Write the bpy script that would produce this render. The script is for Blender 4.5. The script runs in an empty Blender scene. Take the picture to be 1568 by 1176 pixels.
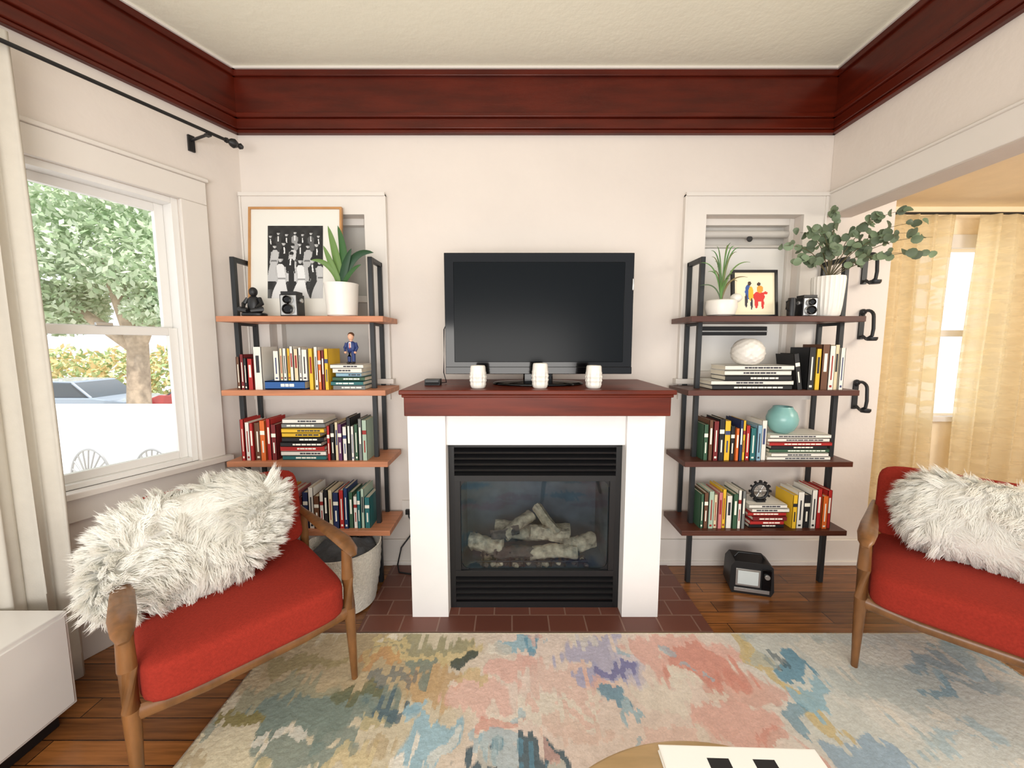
import bpy, math, random
from mathutils import Vector, Matrix, Euler
import numpy as np
R=random.Random(7)
sc=bpy.context.scene
pi=math.pi
def lin(c):
    return tuple((x/255/12.92 if x/255<=0.04045 else ((x/255+0.055)/1.055)**2.4) for x in c)
# ---------------------------------------------------------------- materials
def mat(name,rgb,rough=.5,metal=0,var=0,vscale=8,bump=0,bscale=60,spec=.5,coat=0,attr=False,stretch=(1,1,1),trans=0,sheen=0,sheer=0):
    m=bpy.data.materials.new(name); m.use_nodes=True
    nt=m.node_tree; p=nt.nodes['Principled BSDF']
    p.inputs['Roughness'].default_value=rough; p.inputs['Metallic'].default_value=metal
    p.inputs['Specular IOR Level'].default_value=spec
    p.inputs['Coat Weight'].default_value=coat
    p.inputs['Sheen Weight'].default_value=sheen
    c=(*lin(rgb),1)
    p.inputs['Base Color'].default_value=c
    tc=nt.nodes.new('ShaderNodeTexCoord'); mp=nt.nodes.new('ShaderNodeMapping')
    mp.inputs['Scale'].default_value=stretch
    nt.links.new(tc.outputs['Object'],mp.inputs[0])
    src=None
    if attr:
        a=nt.nodes.new('ShaderNodeAttribute'); a.attribute_name='Col'; src=a.outputs['Color']
        nt.links.new(src,p.inputs['Base Color'])
    if var:
        n=nt.nodes.new('ShaderNodeTexNoise'); n.inputs['Scale'].default_value=vscale; n.inputs['Detail'].default_value=5
        nt.links.new(mp.outputs[0],n.inputs['Vector'])
        mr=nt.nodes.new('ShaderNodeMapRange'); mr.inputs[1].default_value=.3; mr.inputs[2].default_value=.7
        mr.inputs[3].default_value=1-var; mr.inputs[4].default_value=1+var
        nt.links.new(n.outputs['Fac'],mr.inputs[0])
        mx=nt.nodes.new('ShaderNodeVectorMath'); mx.operation='SCALE'
        if src is not None: nt.links.new(src,mx.inputs[0])
        else: mx.inputs[0].default_value=c[:3]
        nt.links.new(mr.outputs[0],mx.inputs['Scale']); nt.links.new(mx.outputs[0],p.inputs['Base Color'])
    if bump:
        n2=nt.nodes.new('ShaderNodeTexNoise'); n2.inputs['Scale'].default_value=bscale; n2.inputs['Detail'].default_value=4
        nt.links.new(mp.outputs[0],n2.inputs['Vector'])
        bp=nt.nodes.new('ShaderNodeBump'); bp.inputs['Strength'].default_value=bump; bp.inputs['Distance'].default_value=.01
        nt.links.new(n2.outputs['Fac'],bp.inputs['Height']); nt.links.new(bp.outputs[0],p.inputs['Normal'])
    if trans:
        out=nt.nodes['Material Output']; t=nt.nodes.new('ShaderNodeBsdfTranslucent'); t.inputs['Color'].default_value=c
        if src is not None: nt.links.new(src,t.inputs['Color'])
        ms=nt.nodes.new('ShaderNodeMixShader'); ms.inputs[0].default_value=trans
        nt.links.new(p.outputs[0],ms.inputs[1]); nt.links.new(t.outputs[0],ms.inputs[2]); nt.links.new(ms.outputs[0],out.inputs[0])
        if sheer:
            tr=nt.nodes.new('ShaderNodeBsdfTransparent'); m2=nt.nodes.new('ShaderNodeMixShader')
            wv=nt.nodes.new('ShaderNodeTexNoise'); mp2=nt.nodes.new('ShaderNodeMapping'); mp2.inputs['Scale'].default_value=(2.5,2.5,9)
            nt.links.new(tc.outputs['Object'],mp2.inputs[0]); nt.links.new(mp2.outputs[0],wv.inputs['Vector']); wv.inputs['Scale'].default_value=2.2; wv.inputs['Detail'].default_value=3
            rr=nt.nodes.new('ShaderNodeMapRange'); rr.inputs[1].default_value=.46; rr.inputs[2].default_value=.54; rr.inputs[3].default_value=sheer*.25; rr.inputs[4].default_value=sheer
            nt.links.new(wv.outputs['Fac'],rr.inputs[0]); nt.links.new(rr.outputs[0],m2.inputs[0])
            nt.links.new(ms.outputs[0],m2.inputs[1]); nt.links.new(tr.outputs[0],m2.inputs[2]); nt.links.new(m2.outputs[0],out.inputs[0])
    return m
def brickmat(name,c1,c2,mort,w,h,ms,rough,bump=.3,offset=.5,grain=0):
    m=bpy.data.materials.new(name); m.use_nodes=True; nt=m.node_tree; p=nt.nodes['Principled BSDF']
    tc=nt.nodes.new('ShaderNodeTexCoord'); b=nt.nodes.new('ShaderNodeTexBrick')
    b.inputs['Scale'].default_value=1; b.inputs['Brick Width'].default_value=w; b.inputs['Row Height'].default_value=h
    b.inputs['Mortar Size'].default_value=ms; b.offset=offset
    b.inputs['Color1'].default_value=(*lin(c1),1); b.inputs['Color2'].default_value=(*lin(c2),1); b.inputs['Mortar'].default_value=(*lin(mort),1)
    nt.links.new(tc.outputs['Object'],b.inputs['Vector'])
    col=b.outputs['Color']
    if grain:
        mp=nt.nodes.new('ShaderNodeMapping'); mp.inputs['Scale'].default_value=(2,30,1)
        nt.links.new(tc.outputs['Object'],mp.inputs[0]); n=nt.nodes.new('ShaderNodeTexNoise'); n.inputs['Scale'].default_value=2; n.inputs['Detail'].default_value=6
        nt.links.new(mp.outputs[0],n.inputs['Vector'])
        mr=nt.nodes.new('ShaderNodeMapRange'); mr.inputs[1].default_value=.3; mr.inputs[2].default_value=.7; mr.inputs[3].default_value=1-grain; mr.inputs[4].default_value=1+grain
        nt.links.new(n.outputs['Fac'],mr.inputs[0]); s=nt.nodes.new('ShaderNodeVectorMath'); s.operation='SCALE'
        nt.links.new(col,s.inputs[0]); nt.links.new(mr.outputs[0],s.inputs['Scale']); col=s.outputs[0]
    nt.links.new(col,p.inputs['Base Color']); p.inputs['Roughness'].default_value=rough
    bp=nt.nodes.new('ShaderNodeBump'); bp.invert=True; bp.inputs['Strength'].default_value=bump; bp.inputs['Distance'].default_value=.004
    nt.links.new(b.outputs['Fac'],bp.inputs['Height']); nt.links.new(bp.outputs[0],p.inputs['Normal'])
    return m
def glassmat(name,gl=.08,tint=(255,255,255)):
    m=bpy.data.materials.new(name); m.use_nodes=True; nt=m.node_tree; nt.nodes.clear()
    o=nt.nodes.new('ShaderNodeOutputMaterial'); t=nt.nodes.new('ShaderNodeBsdfTransparent'); t.inputs[0].default_value=(*lin(tint),1)
    g=nt.nodes.new('ShaderNodeBsdfGlossy'); g.inputs['Roughness'].default_value=.03; ms=nt.nodes.new('ShaderNodeMixShader'); ms.inputs[0].default_value=gl
    nt.links.new(t.outputs[0],ms.inputs[1]); nt.links.new(g.outputs[0],ms.inputs[2]); nt.links.new(ms.outputs[0],o.inputs[0]); return m

WALL=mat('plaster_white',(221,212,204),.75,var=.02,vscale=3,bump=.25,bscale=14)
TRIM=mat('trim_white',(222,216,209),.45,var=.01,bump=.05,bscale=30)
CEIL=mat('ceiling_cream',(243,242,224),.8,var=.02,vscale=2,bump=.2,bscale=25)
PEACH=mat('plaster_peach',(244,226,196),.75,var=.03,bump=.1)
MAHOG=mat('mahogany_frieze',(80,22,9),.28,var=.3,vscale=3,stretch=(1,1,6),bump=.06,bscale=20,spec=.35)
MANT=mat('mahogany_mantel',(96,32,12),.4,var=.35,vscale=3,stretch=(1,4,10),spec=.25)
FLOOR=brickmat('wood_floor',(108,66,34),(148,94,48),(46,28,16),1.1,.085,.002,.26,grain=.38)
TILE=brickmat('hearth_tile',(96,56,46),(110,66,54),(128,98,86),.187,.12,.004,.4)
WHITE=mat('white_gloss',(230,228,224),.3,var=.01)
FPW=mat('fireplace_white',(236,234,232),.5,var=.015,bump=.08,bscale=20)
BLACK=mat('black_metal',(20,20,22),.45,bump=.03)
IRON=mat('shelf_iron',(42,44,46),.45,metal=.3,bump=.05,bscale=200)
GLOSSB=mat('black_gloss',(6,6,8),.1,spec=.3)
SCREEN=mat('tv_screen',(8,13,17),.25,spec=.12)
INNER=mat('firebox_reflection_tint',(84,102,112),.7,var=.3)  # grey-blue base colour stands in for the reflection on the fire glass
OAK=mat('shelf_wood_light',(188,124,88),.45,var=.2,vscale=4,stretch=(1,8,8))
WAL=mat('shelf_wood_dark',(80,40,26),.4,var=.25,vscale=4,stretch=(1,8,8))
CHW=mat('chair_walnut',(120,80,44),.35,var=.3,vscale=9,stretch=(3,3,1),coat=.1)
RED=mat('red_fabric',(150,46,34),.95,var=.12,vscale=120,bump=.35,bscale=400,spec=.2)
VC=mat('printed_paper',(255,255,255),.55,attr=True)
FURM=mat('sheepskin',(250,246,236),.7,attr=True,trans=.45,spec=.2)
LEAFM=mat('leaf_surface',(160,180,130),.5,attr=True,trans=.25)
CERA=mat('white_ceramic',(232,228,220),.35,var=.02,bump=.08)
TEAL=mat('teal_ceramic',(132,182,178),.25,var=.08)
LIN=mat('curtain_linen',(230,225,215),.9,var=.03,vscale=30,bump=.1,bscale=200,trans=.4)
GOLD=mat('curtain_cream_sheer',(248,238,210),.8,var=.09,vscale=7,stretch=(1,1,4),bump=.15,trans=.6,sheer=.35)
BASK=mat('woven_rope',(214,210,200),.9,var=.15,vscale=90,bump=.8,bscale=150)
GREYC=mat('grey_blanket',(72,74,78),.95,var=.3,vscale=20,bump=.5)
BARK=mat('bark',(176,158,138),.9,var=.25,bump=.6,bscale=20)
LOGM=mat('ceramic_log',(204,180,150),.9,var=.55,vscale=26,bump=1,bscale=50)
SOOT=mat('charred_log',(96,80,70),.95,var=.5,vscale=20,bump=.8)
OUTW=mat('stucco_white',(246,246,244),.8,var=.02)
CONC=mat('street_concrete',(205,202,196),.9,var=.1,vscale=2)
GREYW=mat('window_inset_paint',(196,192,186),.6,var=.02)
GLASS=glassmat('window_glass',.04)
FGLASS=glassmat('fire_glass',.05,(225,232,236))
SILV=mat('silver',(190,190,188),.3,metal=.8)
TABLEW=mat('coffee_table_ash',(200,168,122),.4,var=.15,vscale=5,stretch=(1,8,1))
CARGL=mat('car_window_glass',(70,82,92),.15)

# ---------------------------------------------------------------- mesh builder
class B:
    def __init__(s,M=None):
        s.v=[];s.f=[];s.m=[];s.c=[];s.mats=[];s.M=M or Matrix()
    def mi(s,m):
        if m not in s.mats: s.mats.append(m)
        return s.mats.index(m)
    def add(s,vs,fs,m,col=(255,255,255),T=None):
        o=len(s.v); X=s.M@T if T is not None else s.M
        s.v+= [tuple(X@Vector(p)) for p in vs]
        i=s.mi(m); lc=lin(col) if not isinstance(col,list) else None
        for k,f in enumerate(fs):
            s.f.append([a+o for a in f]); s.m.append(i); s.c.append(lc if lc else col[k])
    def box(s,c,d,m,col=(255,255,255),rot=None):
        x,y,z=d[0]/2,d[1]/2,d[2]/2
        vs=[(-x,-y,-z),(x,-y,-z),(x,y,-z),(-x,y,-z),(-x,-y,z),(x,-y,z),(x,y,z),(-x,y,z)]
        fs=[(3,2,1,0),(4,5,6,7),(0,1,5,4),(1,2,6,5),(2,3,7,6),(3,0,4,7)]
        T=Matrix.Translation(c)
        if rot: T=T@Euler(rot).to_matrix().to_4x4()
        s.add(vs,fs,m,col,T)
    def bx(s,x0,x1,y0,y1,z0,z1,m,col=(255,255,255)):
        s.box(((x0+x1)/2,(y0+y1)/2,(z0+z1)/2),(x1-x0,y1-y0,z1-z0),m,col)
    def soft(s,c,d,m,k=5,n=12,rot=None,col=(255,255,255),fn=None):
        vs=[];idx={};fs=[]
        def V(p):
            q=tuple(round(a,5) for a in p)
            if q not in idx:
                L=sum(abs(a)**k for a in p)**(1/k); r=[a/L for a in p]
                if fn: r=fn(r)
                idx[q]=len(vs); vs.append((r[0]*d[0]/2,r[1]*d[1]/2,r[2]*d[2]/2))
            return idx[q]
        g=[math.tan((-1+2*i/n)*pi/4) for i in range(n+1)]
        for ax in range(3):
            for sg in (-1,1):
                for i in range(n):
                    for j in range(n):
                        P=[]
                        for a,b in((i,j),(i+1,j),(i+1,j+1),(i,j+1)):
                            p=[0,0,0]; p[ax]=sg; p[(ax+1)%3]=g[a]; p[(ax+2)%3]=g[b]; P.append(V(p))
                        fs.append(P if sg>0 else P[::-1])
        T=Matrix.Translation(c)
        if rot: T=T@Euler(rot).to_matrix().to_4x4()
        s.add(vs,fs,m,col,T)
    def lathe(s,prof,c,m,seg=32,rot=None,disp=None,col=(255,255,255),capb=True,capt=False,sc=(1,1)):
        vs=[];fs=[];n=len(prof)
        for i,(r,z) in enumerate(prof):
            for j in range(seg):
                th=2*pi*j/seg; rr=r+(disp(th,i/(n-1),r) if disp else 0)
                vs.append((rr*math.cos(th)*sc[0],rr*math.sin(th)*sc[1],z))
        for i in range(n-1):
            for j in range(seg):
                j2=(j+1)%seg; fs.append((i*seg+j,i*seg+j2,(i+1)*seg+j2,(i+1)*seg+j))
        if capb: fs.append(tuple(range(seg))[::-1])
        if capt: fs.append(tuple((n-1)*seg+j for j in range(seg)))
        T=Matrix.Translation(c)
        if rot: T=T@Euler(rot).to_matrix().to_4x4()
        s.add(vs,fs,m,col,T)
    def sweep(s,pts,rx,ry,m,seg=10,up=(0,0,1),col=(255,255,255)):
        pts=[Vector(p) for p in pts]; n=len(pts)
        if not hasattr(rx,'__len__'): rx=[rx]*n
        if ry is None: ry=rx
        if not hasattr(ry,'__len__'): ry=[ry]*n
        vs=[];fs=[];U=Vector(up)
        for i,p in enumerate(pts):
            t=(pts[min(i+1,n-1)]-pts[max(i-1,0)]).normalized()
            a=t.cross(U)
            if a.length<.05: a=t.cross(Vector((1,0,0)) if abs(t.x)<.9 else Vector((0,1,0)))
            a.normalize(); b=a.cross(t)
            for j in range(seg):
                th=2*pi*j/seg; vs.append(tuple(p+a*math.cos(th)*rx[i]+b*math.sin(th)*ry[i]))
        for i in range(n-1):
            for j in range(seg):
                j2=(j+1)%seg; fs.append((i*seg+j,(i+1)*seg+j,(i+1)*seg+j2,i*seg+j2))
        fs.append(tuple(range(seg))); fs.append(tuple((n-1)*seg+j for j in range(seg))[::-1])
        s.add(vs,fs,m,col)
    def cyl(s,a,b,r,m,r2=None,seg=16,col=(255,255,255)):
        s.sweep([a,b],[r,r if r2 is None else r2],None,m,seg,col=col)
    def ball(s,c,r,m,col=(255,255,255),n=6):
        d=(2*r,)*3 if not hasattr(r,'__len__') else tuple(2*a for a in r)
        s.soft(c,d,m,k=2,n=n,col=col)
    def prism(s,pts,y0,y1,m,col=(255,255,255)):   # pts in xz
        n=len(pts); vs=[(x,y0,z) for x,z in pts]+[(x,y1,z) for x,z in pts]
        fs=[tuple(range(n)),tuple(range(n,2*n))[::-1]]+[(i,i+n,(i+1)%n+n,(i+1)%n) for i in range(n)]
        s.add(vs,fs,m,col)
    def paint(s,o,ux,uz,w,h,nx,nz,fn,m=None):
        o=Vector(o);ux=Vector(ux);uz=Vector(uz);vs=[];fs=[];cs=[]
        for j in range(nz+1):
            for i in range(nx+1): vs.append(tuple(o+ux*(w*i/nx)+uz*(h*j/nz)))
        for j in range(nz):
            for i in range(nx):
                a=j*(nx+1)+i; fs.append((a,a+1,a+nx+2,a+nx+1)); cs.append(lin(fn((i+.5)/nx,(j+.5)/nz)))
        s.add(vs,fs,m or VC,cs)
    def done(s,name,smooth=True,bev=0,ang=40,solid=0):
        me=bpy.data.meshes.new(name); me.from_pydata(s.v,[],s.f)
        for m in s.mats: me.materials.append(m)
        me.polygons.foreach_set('material_index',s.m)
        ca=me.color_attributes.new('Col','FLOAT_COLOR','CORNER')
        arr=[]
        for p,c in zip(s.f,s.c): arr+= [c[0],c[1],c[2],1.0]*len(p)
        ca.data.foreach_set('color',arr)
        if smooth:
            me.polygons.foreach_set('use_smooth',[True]*len(s.f)); me.set_sharp_from_angle(angle=math.radians(ang))
        me.update()
        o=bpy.data.objects.new(name,me); sc.collection.objects.link(o)
        if bev:
            md=o.modifiers.new('bevel','BEVEL'); md.width=bev; md.segments=2; md.limit_method='ANGLE'; md.angle_limit=math.radians(50)
        if solid:
            md=o.modifiers.new('solid','SOLIDIFY'); md.thickness=solid
        return o

# ---------------------------------------------------------------- room shell
YB=2.42; CH=2.98; FZ=2.63; XL=-1.60; XR=1.88
LM=Matrix(((-.405,.914,0,XL),(-.914,-.405,0,YB),(0,0,1,0),(0,0,0,1)))
def wl(L,n=0): # left wall plan coords -> world
    p=LM@Vector((L,n,0)); return (p.x,p.y)
def slab(name,pts,z0,z1,m):
    n=len(pts); b=B(); vs=[(x,y,z0) for x,y in pts]+[(x,y,z1) for x,y in pts]
    b.add(vs,[tuple(range(n))[::-1],tuple(range(n,2*n))]+[(i,(i+1)%n,(i+1)%n+n,i+n) for i in range(n)],m)
    return b.done(name,smooth=False)
e=wl(4.3)
slab('floor',[(XL,YB),e,(5.0,e[1]),(5.0,3.1),(2.28,3.1),(2.28,YB)],-.12,0,FLOOR)
slab('ceiling',[(XL,YB),e,(XR,e[1]),(XR,YB)],CH,CH+.1,CEIL)
slab('ceiling_side_room',[(XR+.14,3.1),(XR+.14,e[1]),(5.0,e[1]),(5.0,3.1)],2.46,2.56,PEACH)

# back wall with two recessed windows
b=B()
Z0,Z1=1.21,2.18
wx=[(-1.47,-.87),(1.145,1.72)]
def wallx(x0,x1,z0,z1): b.bx(x0,x1,YB,YB+.15,z0,z1,WALL)
wallx(XL-.15,2.28,0,Z0); wallx(XL-.15,2.28,Z1,CH)
wallx(XL-.15,wx[0][0],Z0,Z1); wallx(wx[0][1],wx[1][0],Z0,Z1); wallx(wx[1][1],2.28,Z0,Z1)
b.done('wall_back',smooth=False)
for i,(x0,x1) in enumerate(wx):
    b=B()
    b.bx(x0,x1,YB+.10,YB+.13,Z0,Z1,GREYW)
    for x in (x0,x1-.03): b.bx(x,x+.03,YB+.05,YB+.10,Z0,Z1,TRIM)
    b.bx(x0+.03,x1-.03,YB+.05,YB+.10,Z1-.04,Z1,TRIM); b.bx(x0+.03,x1-.03,YB+.05,YB+.10,Z0,Z0+.04,TRIM)
    if i==1:
        b.bx(x0+.03,x1-.03,YB+.075,YB+.098,Z0+.04,Z1-.17,WHITE)
        b.bx(x0+.03,x1-.03,YB+.06,YB+.098,Z1-.17,Z1-.155,GREYW)
        b.cyl((x0+.03,YB+.065,Z1-.09),(x1-.03,YB+.065,Z1-.09),.022,GREYW)
        b.lathe([(.018,-.003),(.018,.003)],((x0+x1)/2+.02,YB+.052,Z1-.12),BLACK,16,rot=(pi/2,0,0),capt=True)
        b.bx(x0+.03,x0+.45,YB+.05,YB+.09,1.475,1.53,BLACK); b.bx(x0+.03,x0+.45,YB+.045,YB+.06,1.495,1.505,SILV)
    else:
        b.bx(x0+.03,x1-.03,YB+.06,YB+.1,1.68,1.72,TRIM)
    b.done('window_%d'%(i+2),bev=.003)
    b=B()
    a0=XL+.0 if i==0 else x0-.125; a1=x1+.125 if i==0 else XR
    top=2.295
    b.bx(x0-.124,x0,YB-.025,YB,Z0,Z1,TRIM); b.bx(x1,x1+.124,YB-.025,YB,Z0,Z1,TRIM)
    b.bx(a0,a1,YB-.025,YB,Z1,top,TRIM); b.bx(a0,a1,YB-.035,YB,top-.012,top+.008,TRIM)
    b.bx(x0-.15 if i else a0,x1+.15,YB-.05,YB,Z0-.03,Z0,TRIM)
    b.bx(x0-.12,x1+.12,YB-.022,YB,Z0-.13,Z0-.03,TRIM)
    for xx in (x0-.129,x1+.119): b.bx(xx,xx+.01,YB-.032,YB-.001,Z0+.001,top-.013,TRIM)
    b.done('trim_%d'%(i+1))

# left (slanted) wall with window
b=B(LM); W0,W1,WZ0,WZ1=.33,1.17,.78,2.17
b.bx(0,W0,-.15,0,0,CH,WALL); b.bx(W1,4.3,-.15,0,0,CH,WALL); b.bx(W0,W1,-.15,0,0,WZ0,WALL); b.bx(W0,W1,-.15,0,WZ1,CH,WALL)
b.done('wall_left',smooth=False)
b=B(LM)
b.bx(W0-.125,W0,0,.025,WZ0,WZ1,TRIM); b.bx(W1,W1+.125,0,.025,WZ0,WZ1,TRIM)
b.bx(W0-.125,W1+.125,0,.025,WZ1,WZ1+.12,TRIM); b.bx(W0-.135,W1+.135,0,.035,WZ1+.12,WZ1+.14,TRIM)
b.bx(W0-.15,W1+.15,-.02,.06,WZ0-.03,WZ0,TRIM); b.bx(W0-.12,W1+.12,0,.022,WZ0-.14,WZ0-.03,TRIM)
b.done('trim_3',bev=.004)
b=B(LM)
j=.03
for x in (W0,W1-j): b.bx(x,x+j,-.14,-.005,WZ0,WZ1,WHITE)
b.bx(W0+j,W1-j,-.14,-.005,WZ1-j,WZ1,WHITE); b.bx(W0+j,W1-j,-.14,-.005,WZ0,WZ0+.025,WHITE)
def sash(z0,z1,y):
    w=.04
    b.bx(W0+j,W0+j+w,y,y+.03,z0,z1,WHITE); b.bx(W1-j-w,W1-j,y,y+.03,z0,z1,WHITE)
    b.bx(W0+j+w,W1-j-w,y,y+.03,z0,z0+w,WHITE); b.bx(W0+j+w,W1-j-w,y,y+.03,z1-w,z1,WHITE)
    b.bx(W0+j+w,W1-j-w,y+.012,y+.016,z0+w,z1-w,GLASS)
sash(1.47,WZ1-j,-.11); sash(WZ0+.025,1.505,-.07)
b.bx(.62,.68,-.045,-.03,1.505,1.52,SILV)
b.done('window_1',bev=.002)

# right header (opening) and side room walls
b=B(); b.bx(XR,XR+.14,e[1],YB,2.17,CH,WALL); b.bx(XR-.02,XR,e[1],YB,2.17,2.30,TRIM); b.bx(XR-.03,XR,e[1],YB,2.29,2.305,TRIM)
b.done('wall_right',bev=.004)
b=B(); sx0,sx1,sz0,sz1=3.12,3.70,.85,2.15
def swx(x0,x1,z0,z1): b.bx(x0,x1,3.1,3.22,z0,z1,PEACH)
swx(2.14,sx0,0,2.56); swx(sx1,5.0,0,2.56); swx(sx0,sx1,0,sz0); swx(sx0,sx1,sz1,2.56)
b.bx(2.14,2.28,YB+.15,3.1,0,2.56,PEACH); b.bx(5.0,5.1,e[1],3.22,0,2.56,PEACH)
b.done('wall_side_room',smooth=False)
b=B()
for x in (sx0-.1,sx1): b.bx(x,x+.1,3.075,3.1,sz0-.1,sz1+.1,TRIM)
b.bx(sx0,sx1,3.075,3.1,sz1,sz1+.1,TRIM); b.bx(sx0-.12,sx1+.12,3.05,3.1,sz0-.04,sz0,TRIM)
b.bx(sx0,sx1,3.12,3.16,1.48,1.53,TRIM)
for x in (sx0,sx1-.04): b.bx(x,x+.04,3.12,3.16,sz0,sz1,TRIM)
b.bx(sx0+.04,sx1-.04,3.137,3.142,sz0,sz1,GLASS)
b.done('window_4',bev=.003)

# mahogany frieze
def frieze(b,x0,x1,sgn):
    def q(y0,y1,z0,z1):
        lo,hi=sorted((sgn*y0,sgn*y1)); b.bx(x0,x1,lo,hi,z0,z1,MAHOG)
    q(0,.02,FZ,CH-.01); q(0,.04,FZ+.02,FZ+.075); q(0,.055,FZ+.075,FZ+.10); q(0,.03,FZ,FZ+.02); q(0,.035,CH-.045,CH-.01)
b=B(Matrix.Translation((0,YB,0))); frieze(b,XL,XR,-1); b.done('trim_4',bev=.004)
b=B(LM); frieze(b,0,4.3,1); b.done('trim_5',bev=.004)
b=B(Matrix(((0,1,0,XR),(1,0,0,0),(0,0,1,0),(0,0,0,1)))); frieze(b,e[1],YB,-1); b.done('trim_6',bev=.004)
b=B(); b.bx(XL+.02,XR-.0,YB-.045,YB-.0,CH-.012,CH,TRIM); b.done('trim_7')
b=B(LM); b.bx(0,4.3,0,.045,CH-.012,CH,TRIM); b.done('trim_8')
b=B(); b.bx(XR-.045,XR,e[1],YB-.045,CH-.012,CH,TRIM); b.done('trim_9')
# baseboards
b=B()
for x0,x1 in ((XL+.02,-.52),(.76,2.28)):
    b.bx(x0,x1,YB-.018,YB,0,.17,TRIM); b.bx(x0,x1,YB-.03,YB,.0,.03,TRIM); 
b.done('baseboard_back',bev=.004)
b=B(LM); b.bx(.02,4.3,0,.018,0,.2,TRIM); b.bx(.02,4.3,0,.028,.2,.215,TRIM); b.done('baseboard_left',bev=.004)

# hearth
b=B(); b.bx(-.765,.995,1.80,YB-.035,0,.008,TILE); b.done('hearth_tiles')

# ---------------------------------------------------------------- fireplace
b=B()
b.bx(-.517,-.33,1.906,YB-.035,.008,1.075,FPW); b.bx(.57,.757,1.906,YB-.035,.008,1.075,FPW)
b.bx(-.33,.57,1.935,YB-.035,.914,1.075,FPW)
# metal insert
for x0,x1 in ((-.33,-.30),(.54,.57)): b.bx(x0,x1,1.98,2.0,.008,.914,BLACK)
b.bx(-.30,.54,1.98,2.0,.890,.914,BLACK)
for k in range(5):
    z=.868-.031*k
    b.box((.12,1.995,z),(.84,.035,.012),BLACK,rot=(.45,0,0))
for k in range(4):
    z=.165-.034*k
    b.box((.12,1.995,z),(.84,.035,.014),BLACK,rot=(.45,0,0))
b.bx(-.30,.54,2.02,2.03,.73,.89,BLACK); b.bx(-.30,.54,2.02,2.03,.02,.2,BLACK)
b.bx(-.30,.54,1.98,2.0,.008,.04,BLACK); b.bx(-.30,.54,1.972,2.0,.712,.742,BLACK); b.bx(-.30,.54,1.972,2.0,.19,.222,BLACK)
for x0,x1 in ((-.30,-.27),(.51,.54)): b.bx(x0,x1,1.975,2.0,.19,.74,BLACK)
for cx,cz,sx,sz in ((-.27,.712,1,-1),(.51,.712,-1,-1),(-.27,.222,1,1),(.51,.222,-1,1)):
    r=.05; pts=[(cx,cz)]+[(cx+sx*(r-r*math.sin(t)),cz+sz*(r-r*math.cos(t))) for t in [i*pi/16 for i in range(9)]]
    if sx*sz<0: pts=pts[::-1]
    b.prism(pts,1.985,1.995,BLACK)
# firebox
b.bx(-.30,.54,2.36,2.375,.19,.74,INNER); b.bx(-.30,.54,2.0,2.36,.19,.2,INNER); b.bx(-.30,.54,2.0,2.36,.74,.75,INNER)
b.bx(-.31,-.28,2.0,2.36,.2,.74,INNER); b.bx(.52,.55,2.0,2.36,.2,.74,INNER)
b.bx(-.27,.51,1.99,1.993,.222,.712,FGLASS)
b.done('fireplace',bev=.003)
b=B()
def log(p,q,r,m,seed,col=None):
    rr=random.Random(seed); p=Vector(p);q=Vector(q);n=16; seg=16; d=(q-p).normalized(); a=d.cross(Vector((0,.3,1))).normalized(); c=a.cross(d)
    vs=[];fs=[]; gro=[rr.uniform(-.16,.14) for _ in range(seg)]
    for i in range(n+1):
        t=i/n; cen=p.lerp(q,t)+Vector((0,rr.uniform(-1,1),rr.uniform(-1,1)))*r*.06+Vector((0,0,r*.25*math.sin(t*5+seed)))
        for k in range(seg):
            th=2*pi*k/seg; rad=r*(1+gro[k]+rr.uniform(-.08,.08))*(.92 if i in(0,n) else 1)
            vs.append(tuple(cen+a*math.cos(th)*rad+c*math.sin(th)*rad))
    for i in range(n):
        for k in range(seg): k2=(k+1)%seg; fs.append((i*seg+k,(i+1)*seg+k,(i+1)*seg+k2,i*seg+k2))
    fs.append(tuple(range(seg))); fs.append(tuple(n*seg+k for k in range(seg))[::-1])
    b.add(vs,fs,m)
log((-.24,2.13,.295),(-.05,2.10,.30),.046,LOGM,1); log((-.10,2.22,.33),(.34,2.20,.32),.046,LOGM,2)
log((.28,2.1,.30),(.47,2.14,.30),.045,LOGM,3); log((-.10,2.08,.27),(.12,2.07,.265),.036,SOOT,4); log((.10,2.07,.27),(.36,2.06,.275),.036,LOGM,5)
log((-.04,2.12,.34),(.12,2.22,.43),.034,LOGM,6); log((.10,2.10,.37),(.32,2.13,.345),.036,LOGM,7); log((.14,2.22,.47),(.26,2.10,.36),.028,LOGM,8)
log((-.12,2.11,.35),(.04,2.13,.37),.026,SOOT,9)
for k in range(8): b.cyl((-.16+.075*k,2.05,.2),(-.16+.075*k,2.05,.285),.006,BLACK)
b.cyl((-.2,2.05,.23),(.42,2.05,.23),.006,BLACK)
for k in range(60):
    b.soft((R.uniform(-.18,.42),R.uniform(2.03,2.16),.212),(.03,.03,.025),SOOT if k%2 else LOGM,k=3,n=2,rot=(R.random()*3,R.random()*3,0))
b.done('gas_fire_logs',ang=60)
b=B()
b.bx(-.535,.778,1.83,YB,1.182,1.204,MANT); b.bx(-.517,.760,1.85,YB-.03,1.077,1.182,MANT); b.bx(-.525,.768,1.84,YB-.03,1.168,1.182,MANT)
b.done('mantel_shelf',bev=.004)
MZ=1.204
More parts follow.
